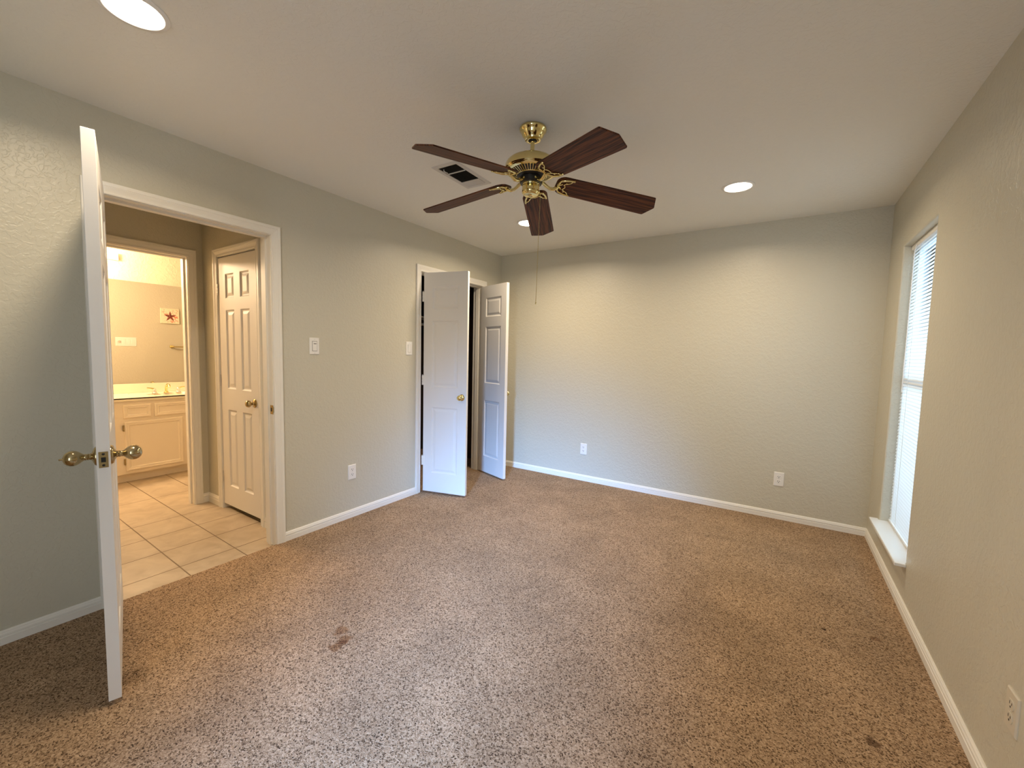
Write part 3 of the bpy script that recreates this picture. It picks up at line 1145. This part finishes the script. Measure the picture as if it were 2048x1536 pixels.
# ------------------------------------------------------------------ recessed lamps
labs = ['recessed ceiling light over the open bedroom door, cut by the picture top',
        'recessed ceiling light half hidden behind a fan blade',
        'round recessed ceiling light near the window corner of the ceiling']
lt0 = None
for i, (x, y) in enumerate(LAMPS):
    t = thing('recessed_light', labs[i], 'ceiling light', (x, y, H), group='recessed ceiling lights')
    if i == 0:
        bm = bmesh.new()
        lathe(bm, [(.096, 0), (.0965, -.003), (.093, -.006), (.082, -.007), (.078, -.004), (.076, 0)], 48)
        tr = obj('trim_ring', bm, plastic_m, t, smooth=True)
        bm = bmesh.new()
        lathe(bm, [(.0765, -.001), (.070, -.0035), (.040, -.0055), (0, -.006)], 48)
        ln = obj('lamp_lens', bm, lens_m, t, smooth=True)
    else:
        for src in (tr, ln):
            c = src.copy()
            COL.objects.link(c)
            c.parent = t

# ------------------------------------------------------------------ ceiling air register
vt = thing('ceiling_vent', 'white rectangular air register with louvres painted shade-dark on the ceiling', 'air vent', (1.02, 2.115, H), R(1.5))
bm = bmesh.new()
hx, hy, ix, iy = .098, .183, .068, .150
z0, z1 = -.0005, -.006
ro = [bm.verts.new((sx * hx, sy * hy, z0)) for sx, sy in ((-1, -1), (1, -1), (1, 1), (-1, 1))]
r1 = [bm.verts.new((sx * (hx - .004), sy * (hy - .004), z1)) for sx, sy in ((-1, -1), (1, -1), (1, 1), (-1, 1))]
r2 = [bm.verts.new((sx * (ix + .006), sy * (iy + .006), z1)) for sx, sy in ((-1, -1), (1, -1), (1, 1), (-1, 1))]
r3 = [bm.verts.new((sx * ix, sy * iy, z1 + .004)) for sx, sy in ((-1, -1), (1, -1), (1, 1), (-1, 1))]
for a, b in ((ro, r1), (r1, r2), (r2, r3)):
    for k in range(4):
        bm.faces.new((a[k], a[(k + 1) % 4], b[(k + 1) % 4], b[k]))
for yy in (-.062, .083):
    box(bm, -ix, ix, yy - .004, yy + .004, -.006, -.002)
obj('vent_frame', bm, vent_m, vt)
bm = bmesh.new()
box(bm, -ix - .001, ix + .001, -iy - .001, iy + .001, -.0016, -.0008)
obj('duct_shade_sheet', bm, duct_shade_m, vt)  # near-black sheet painted to stand for the unlit duct above
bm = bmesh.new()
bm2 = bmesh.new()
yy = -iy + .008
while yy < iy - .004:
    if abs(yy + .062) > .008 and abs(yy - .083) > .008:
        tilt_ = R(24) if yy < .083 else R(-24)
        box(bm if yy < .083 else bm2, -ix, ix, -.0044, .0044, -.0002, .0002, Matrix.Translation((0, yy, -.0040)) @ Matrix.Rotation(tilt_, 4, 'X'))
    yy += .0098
o = obj('louvres', bm, mat('louvre_shade_dark', (0.045, 0.042, 0.038), 0.5, bump=(50, 0.05, 0.001)), vt)  # shade painted in: nearer louvres get a darkened copy of the vent enamel
o['label'] = 'open louvres with their shade painted in dark'
obj('louvres', bm2, vent_m, vt)
bm = bmesh.new()
tube(bm, [(-.044, -.128, -.004), (-.044, -.126, -.014), (-.036, -.100, -.017)], .0022, 8)
obj('lever', bm, plastic_m, vt, smooth=True)

# ------------------------------------------------------------------ switches and outlets


def wall_M(pos, n):
    """local x along the wall to the viewer's right, y up, z out of the wall"""
    n = Vector(n)
    up_ = Vector((0, 0, 1))
    x = up_.cross(n)
    return frame_M(pos, x, up_, n)


def plate_bm(w, h, t=.0055):
    bm = bmesh.new()
    lo = [(-w / 2, -h / 2), (w / 2, -h / 2), (w / 2, h / 2), (-w / 2, h / 2)]
    e = .004
    a = [bm.verts.new((x, y, 0)) for x, y in lo]
    b = [bm.verts.new((x, y, t * .45)) for x, y in lo]
    c = [bm.verts.new((x - math.copysign(e, x), y - math.copysign(e, y), t)) for x, y in lo]
    for p, q in ((a, b), (b, c)):
        for k in range(4):
            bm.faces.new((p[k], p[(k + 1) % 4], q[(k + 1) % 4], q[k]))
    bm.faces.new(c)
    bm.faces.new(list(reversed(a)))
    return bm


def place(name, label, cat, pos, n, group=None):
    t = thing(name, label, cat)
    t.matrix_world = wall_M(pos, n)
    if group:
        t['group'] = group
    return t


def screws(t, ys, r=.0030, z=.0056, xs=(0,)):
    for x in xs:
        for y in ys:
            bm = bmesh.new()
            lathe(bm, [(r, -.002), (r, 0), (r * .7, .0007), (0, .0008)], 12, Matrix.Translation((x, y, z)))
            obj('screw', bm, chrome_m, t)


slot_m = mat('switch_recess', (0.22, 0.21, 0.20), 0.5, bump=(60, 0.02, 0.001))


def rocker_switch(label, pos, n, dimmer=False):
    t = place('light_switch', label, 'light switch', pos, n, 'wall switches')
    obj('cover_plate', plate_bm(.073, .118), plastic_m, t)
    bm = bmesh.new()
    box(bm, -.0190, .0190, -.0358, .0358, .004, .0060)
    obj('recess', bm, slot_m if dimmer else vent_m, t)
    bm = bmesh.new()
    if dimmer:
        box(bm, -.0165, .0165, -.0332, .0140, .004, .0085)
        box(bm, -.0165, -.0075, .0140, .0332, .004, .0072)
        box(bm, .0120, .0165, .0140, .0332, .004, .0072)
        box(bm, -.0165, .0165, .0200, .0332, .004, .0078)
    else:
        v = box(bm, -.0162, .0162, -.0330, .0330, .004, .0076)
        for q in v:
            if q.co.z > .005 and q.co.y > 0:
                q.co.z += .0025
    obj('rocker', bm, plastic_m, t, bevel=.0012)
    screws(t, (-.0485, .0485))
    return t


def outlet(label, pos, n, pm=plastic_m):
    t = place('wall_outlet', label, 'power outlet', pos, n, 'duplex outlets')
    obj('cover_plate', plate_bm(.071, .116), pm, t)
    for s in (-1, 1):
        bm = bmesh.new()
        out = []
        for k in range(28):
            a = 2 * PI * k / 28
            out.append((.0172 * math.cos(a), max(-.0138, min(.0138, .0172 * math.sin(a)))))
        prism(bm, out, .004, .0072, Matrix.Translation((0, s * .0195, 0)))
        rc = obj('receptacle', bm, pm, t)
        bm = bmesh.new()
        for x, h in ((-.0063, .0045), (.0063, .0038)):
            box(bm, x - .0015, x + .0015, s * .0195 + .0035 - h, s * .0195 + .0035 + h, .0070, .0075)
        lathe(bm, [(.0030, .0070), (.0030, .0076), (0, .0076)], 14, Matrix.Translation((0, s * .0195 - .0070, 0)))
        obj('slots', bm, black_m, rc)
    screws(t, (0,), .0026)
    return t


rocker_switch('white dimmer switch plate beside the bedroom doorway', (0, 1.733, 1.340), (1, 0, 0), True)
rocker_switch('white rocker switch plate close beside the closet casing', (0, 2.628, 1.344), (1, 0, 0))
outlet('white duplex outlet low between the two doorways', (0, 2.036, .362), (1, 0, 0))
outlet('white duplex outlet in the bluish light near the closet doors', (1.096, D, .337), (0, -1, 0))
outlet('cream duplex outlet on the back wall towards the window', (2.826, D, .334), (0, -1, 0))
outlet('beige painted duplex outlet on the window wall, seen nearly edge-on', (W, 1.725, .334), (-1, 0, 0), mat('painted_plate', (0.66, 0.61, 0.50), 0.35, bump=(80, 0.05, 0.001)))

# ------------------------------------------------------------------ closet inside
bm = bmesh.new()
box(bm, VX, VX + .36, 2.25, D, 1.735, 1.752)
tag(obj('closet_shelf', bm, trim_m), 'white shelf across the dark closet', 'shelf')
bm = bmesh.new()
tube(bm, [(VX + .30, 2.25, 1.655), (VX + .30, D, 1.655)], .016, 14)
tag(obj('closet_rod', bm, trim_m, smooth=True), 'white hanging rod under the closet shelf', 'closet rod')

# ------------------------------------------------------------------ bathroom
VF = -2.44                                                          # vanity face
VYA, VYB = 0.55, 2.55
van = thing('vanity_cabinet', 'cream bathroom vanity cabinet with framed door and drawers', 'cabinet', (VF, 1.5, FT))
bm = bmesh.new()
box(bm, BF + .002 - VF, -.02, VYA - 1.5, VYA - 1.482, .09, .783 - FT)
box(bm, BF + .002 - VF, -.02, VYB - 1.518, VYB - 1.5, .09, .783 - FT)
box(bm, BF + .002 - VF, -.02, VYA - 1.482, VYB - 1.518, .09, .108)
box(bm, BF + .002 - VF, BF + .008 - VF, VYA - 1.482, VYB - 1.518, .108, .783 - FT)
obj('carcass', bm, cab_m, van)
bm = bmesh.new()
box(bm, BF + .002 - VF, -.065, VYA - 1.5, VYB - 1.5, 0, .09)
obj('toe_kick', bm, cab_m, van)
bm = bmesh.new()
box(bm, -.02, 0, VYA - 1.5, VYB - 1.5, .09, .783 - FT)
obj('face_frame', bm, cab_m, van)


def framed(y0, y1, z0, z1, fr, name):
    """overlay front with a raised moulded frame and a flat field; local to the vanity"""
    bm = bmesh.new()
    y0 -= 1.5
    y1 -= 1.5
    z0 -= FT
    z1 -= FT
    prev = None
    for ins, x in ((0, 0), (0, .012), (.005, .018), (fr * .35, .019), (fr * .62, .015), (fr * .80, .0165), (fr, .009), (fr + .004, .0085)):
        ring = [bm.verts.new((x, y, z)) for y, z in ((y0 + ins, z0 + ins), (y1 - ins, z0 + ins), (y1 - ins, z1 - ins), (y0 + ins, z1 - ins))]
        if prev:
            for k in range(4):
                bm.faces.new((prev[k], prev[(k + 1) % 4], ring[(k + 1) % 4], ring[k]))
        prev = ring
    bm.faces.new(prev)
    return obj(name, bm, cab_m, van)


framed(1.304, 1.514, .618, .746, .036, 'drawer_front')
framed(1.540, 1.960, .618, .746, .036, 'drawer_front')
framed(1.985, 2.20, .618, .746, .036, 'drawer_front')
framed(0.830, 1.235, .618, .746, .036, 'drawer_front')
dr = framed(1.307, 1.768, .108, .585, .040, 'cabinet_door')
for z in (.20, .525):
    bm = bmesh.new()
    box(bm, .001, .014, 1.294 - 1.5, 1.306 - 1.5, z - .028 - FT, z + .028 - FT)
    lathe(bm, [(0, -.026), (.004, -.024), (.004, .024), (0, .026)], 10, Matrix.Translation((.016, 1.300 - 1.5, z - FT)))
    obj('hinge', bm, abrass_m, dr, smooth=True)
framed(1.800, 2.240, .108, .585, .040, 'cabinet_door')
framed(0.830, 1.235, .108, .585, .040, 'cabinet_door')

# counter with an integral oval basin and backsplash
bm = bmesh.new()
SX, SY, SA, SB = -2.665, 1.755, .150, .205
x0, x1, y0, y1, zt, zbm = BF + .002, VF + .020, VYA - .01, VYB + .01, .813, .783
N = 48
oval = [bm.verts.new((SX + SA * math.cos(2 * PI * k / N), SY + SB * math.sin(2 * PI * k / N), zt)) for k in range(N)]


def rim_pt(k):
    a = 2 * PI * k / N
    c, s = math.cos(a), math.sin(a)
    X0, X1, Y0, Y1 = SX - .215, SX + .225, SY - .30, SY + .30
    tx = ((X1 - SX) if c > 0 else (X0 - SX)) / c if abs(c) > 1e-6 else 1e9
    ty = ((Y1 - SY) if s > 0 else (Y0 - SY)) / s if abs(s) > 1e-6 else 1e9
    q = min(tx, ty)
    return (SX + q * c, SY + q * s)


rimv = [bm.verts.new((*rim_pt(k), zt)) for k in range(N)]
for k in range(N):
    bm.faces.new((oval[k], oval[(k + 1) % N], rimv[(k + 1) % N], rimv[k]))
prev = oval
for q, dz in ((.97, -.006), (.90, -.030), (.78, -.070), (.55, -.105), (.25, -.122)):
    ring = [bm.verts.new((SX + q * SA * math.cos(2 * PI * k / N), SY + q * SB * math.sin(2 * PI * k / N), zt + dz)) for k in range(N)]
    for k in range(N):
        bm.faces.new((prev[k], prev[(k + 1) % N], ring[(k + 1) % N], ring[k]))
    prev = ring
bm.faces.new(prev)
X0, X1, Y0, Y1 = SX - .215, SX + .225, SY - .30, SY + .30
for (a, b, c, d) in ((x0, x1, y0, Y0), (x0, x1, Y1, y1), (x0, X0, Y0, Y1), (X1, x1, Y0, Y1)):
    bm.faces.new([bm.verts.new(p) for p in ((a, c, zt), (b, c, zt), (b, d, zt), (a, d, zt))])
bmesh.ops.remove_doubles(bm, verts=bm.verts, dist=1e-5)
dup_ = bmesh.ops.duplicate(bm, geom=bm.verts[:] + bm.edges[:] + bm.faces[:])
bmesh.ops.translate(bm, vec=(0, 0, -.012), verts=[g for g in dup_['geom'] if isinstance(g, bmesh.types.BMVert)])
box(bm, x1 - .012, x1, y0, y1, zbm, zt - .0125)
tag(obj('marble_counter', bm, marble_m, bevel=None), 'glossy cream marble vanity top with an oval basin', 'countertop')
bm = bmesh.new()
box(bm, x0, x0 + .018, y0, y1, zt + .0005, zt + .098)
tag(obj('backsplash', bm, marble_m, bevel=.003), 'cream marble backsplash strip below the bathroom mirror', 'backsplash')

fc = thing('faucet', 'gold widespread faucet with two lever handles on the vanity top', 'faucet', (-2.80, SY, .813))
bm = bmesh.new()
lathe(bm, [(0, 0), (.024, 0), (.024, .005), (.016, .010), (.013, .020), (0, .020)], 24)
tube(bm, [(0, 0, .01), (0, 0, .045), (.012, 0, .075), (.040, 0, .090), (.075, 0, .085), (.095, 0, .066)], [.013, .012, .012, .012, .012, .011], 14)
obj('spout', bm, brass_m, fc, smooth=True)
for s in (-1, 1):
    bm = bmesh.new()
    lathe(bm, [(0, 0), (.023, 0), (.023, .005), (.015, .012), (.013, .034), (.016, .042), (.012, .050), (0, .052)], 24, Matrix.Translation((.012, s * .104, 0)))
    obj('handle_base', bm, chrome_m, fc, smooth=True)
    bm = bmesh.new()
    tube(bm, [(.012, s * .104, .045), (.018, s * .135, .054), (.022, s * .170, .060)], [.009, .007, .005], 12)
    obj('lever_handle', bm, brass_m, fc, smooth=True)

bm = bmesh.new()
box(bm, BF + .001, BF + .007, .45, 2.70, .913, 1.984)
tag(obj('vanity_mirror', bm, mirror_m), 'wide frameless mirror above the vanity backsplash', 'mirror')

vl = thing('vanity_light', 'bathroom light bar above the mirror, only its end showing', 'vanity light', (BF, 1.05, 2.21))
bm = bmesh.new()
box(bm, .001, .022, -.46, .405, -.034, .034)
obj('back_plate', bm, canvas_m, vl, bevel=.004)
for k in range(3):
    bm = bmesh.new()
    lathe(bm, [(0, 0), (.014, .002), (.017, .015), (.032, .030), (.042, .052), (.042, .070), (.030, .090), (0, .098)], 20,
          Matrix.Translation((.02, -.40 + k * .18, 0)) @ Matrix.Rotation(PI / 2, 4, 'Y'))
    obj('globe_bulb', bm, bulb_m, vl, smooth=True)

# seen in the mirror: plate, picture and towel bar on the bathroom side of the doorway wall
t = place('switch_plate', 'wide cream four gang switch plate seen in the bathroom mirror', 'light switch', (BX, 1.888, 1.360), (-1, 0, 0))
obj('cover_plate', plate_bm(.212, .118), plastic_m, t)
for k in range(4):
    bm = bmesh.new()
    x = -.069 + k * .046
    if k == 3:
        lathe(bm, [(.016, .004), (.016, .010), (.013, .013), (0, .013)], 20, Matrix.Translation((x, 0, 0)))
        obj('dimmer_knob', bm, chrome_m, t, smooth=True)
    else:
        box(bm, x - .0165, x + .0165, -.033, .033, .004, .0085)
        obj('rocker', bm, plastic_m, t, bevel=.001)
pic = place('canvas_picture', 'small square starfish picture seen in the bathroom mirror', 'picture', (BX, 2.367, 1.737), (-1, 0, 0))
bm = bmesh.new()
box(bm, -.107, .107, -.106, .106, .001, .018)
obj('canvas', bm, canvas_m, pic, bevel=.002)
bm = bmesh.new()
box(bm, -.092, .092, -.091, .091, .0175, .0188)
obj('coral_field', bm, coral_m, pic)
bm = bmesh.new()
cpt = bm.verts.new((0, 0, .028))
ring = []
for k in range(20):
    a = PI / 2 + 2 * PI * k / 20
    rr_ = (.076, .040, .024, .040)[k % 4]
    ring.append(bm.verts.new((rr_ * math.cos(a), rr_ * math.sin(a) - .006, .0192)))
for k in range(20):
    bm.faces.new((cpt, ring[k], ring[(k + 1) % 20]))
obj('starfish', bm, star_m, pic)
tb = place('towel_bar', 'brass towel bar below the starfish picture, seen in the mirror', 'towel bar', (BX, 2.62, 1.307), (-1, 0, 0))
bm = bmesh.new()
tube(bm, [(-.245, 0, .058), (.245, 0, .058)], .0075, 14)
obj('bar', bm, brass_m, tb, smooth=True)
for s in (-1, 1):
    bm = bmesh.new()
    lathe(bm, [(0, 0), (.022, 0), (.022, .006), (.012, .010), (.010, .045), (.014, .050), (.014, .066), (.008, .070), (0, .070)], 20, Matrix.Translation((s * .245, 0, 0)))
    obj('bracket', bm, brass_m, tb, smooth=True)
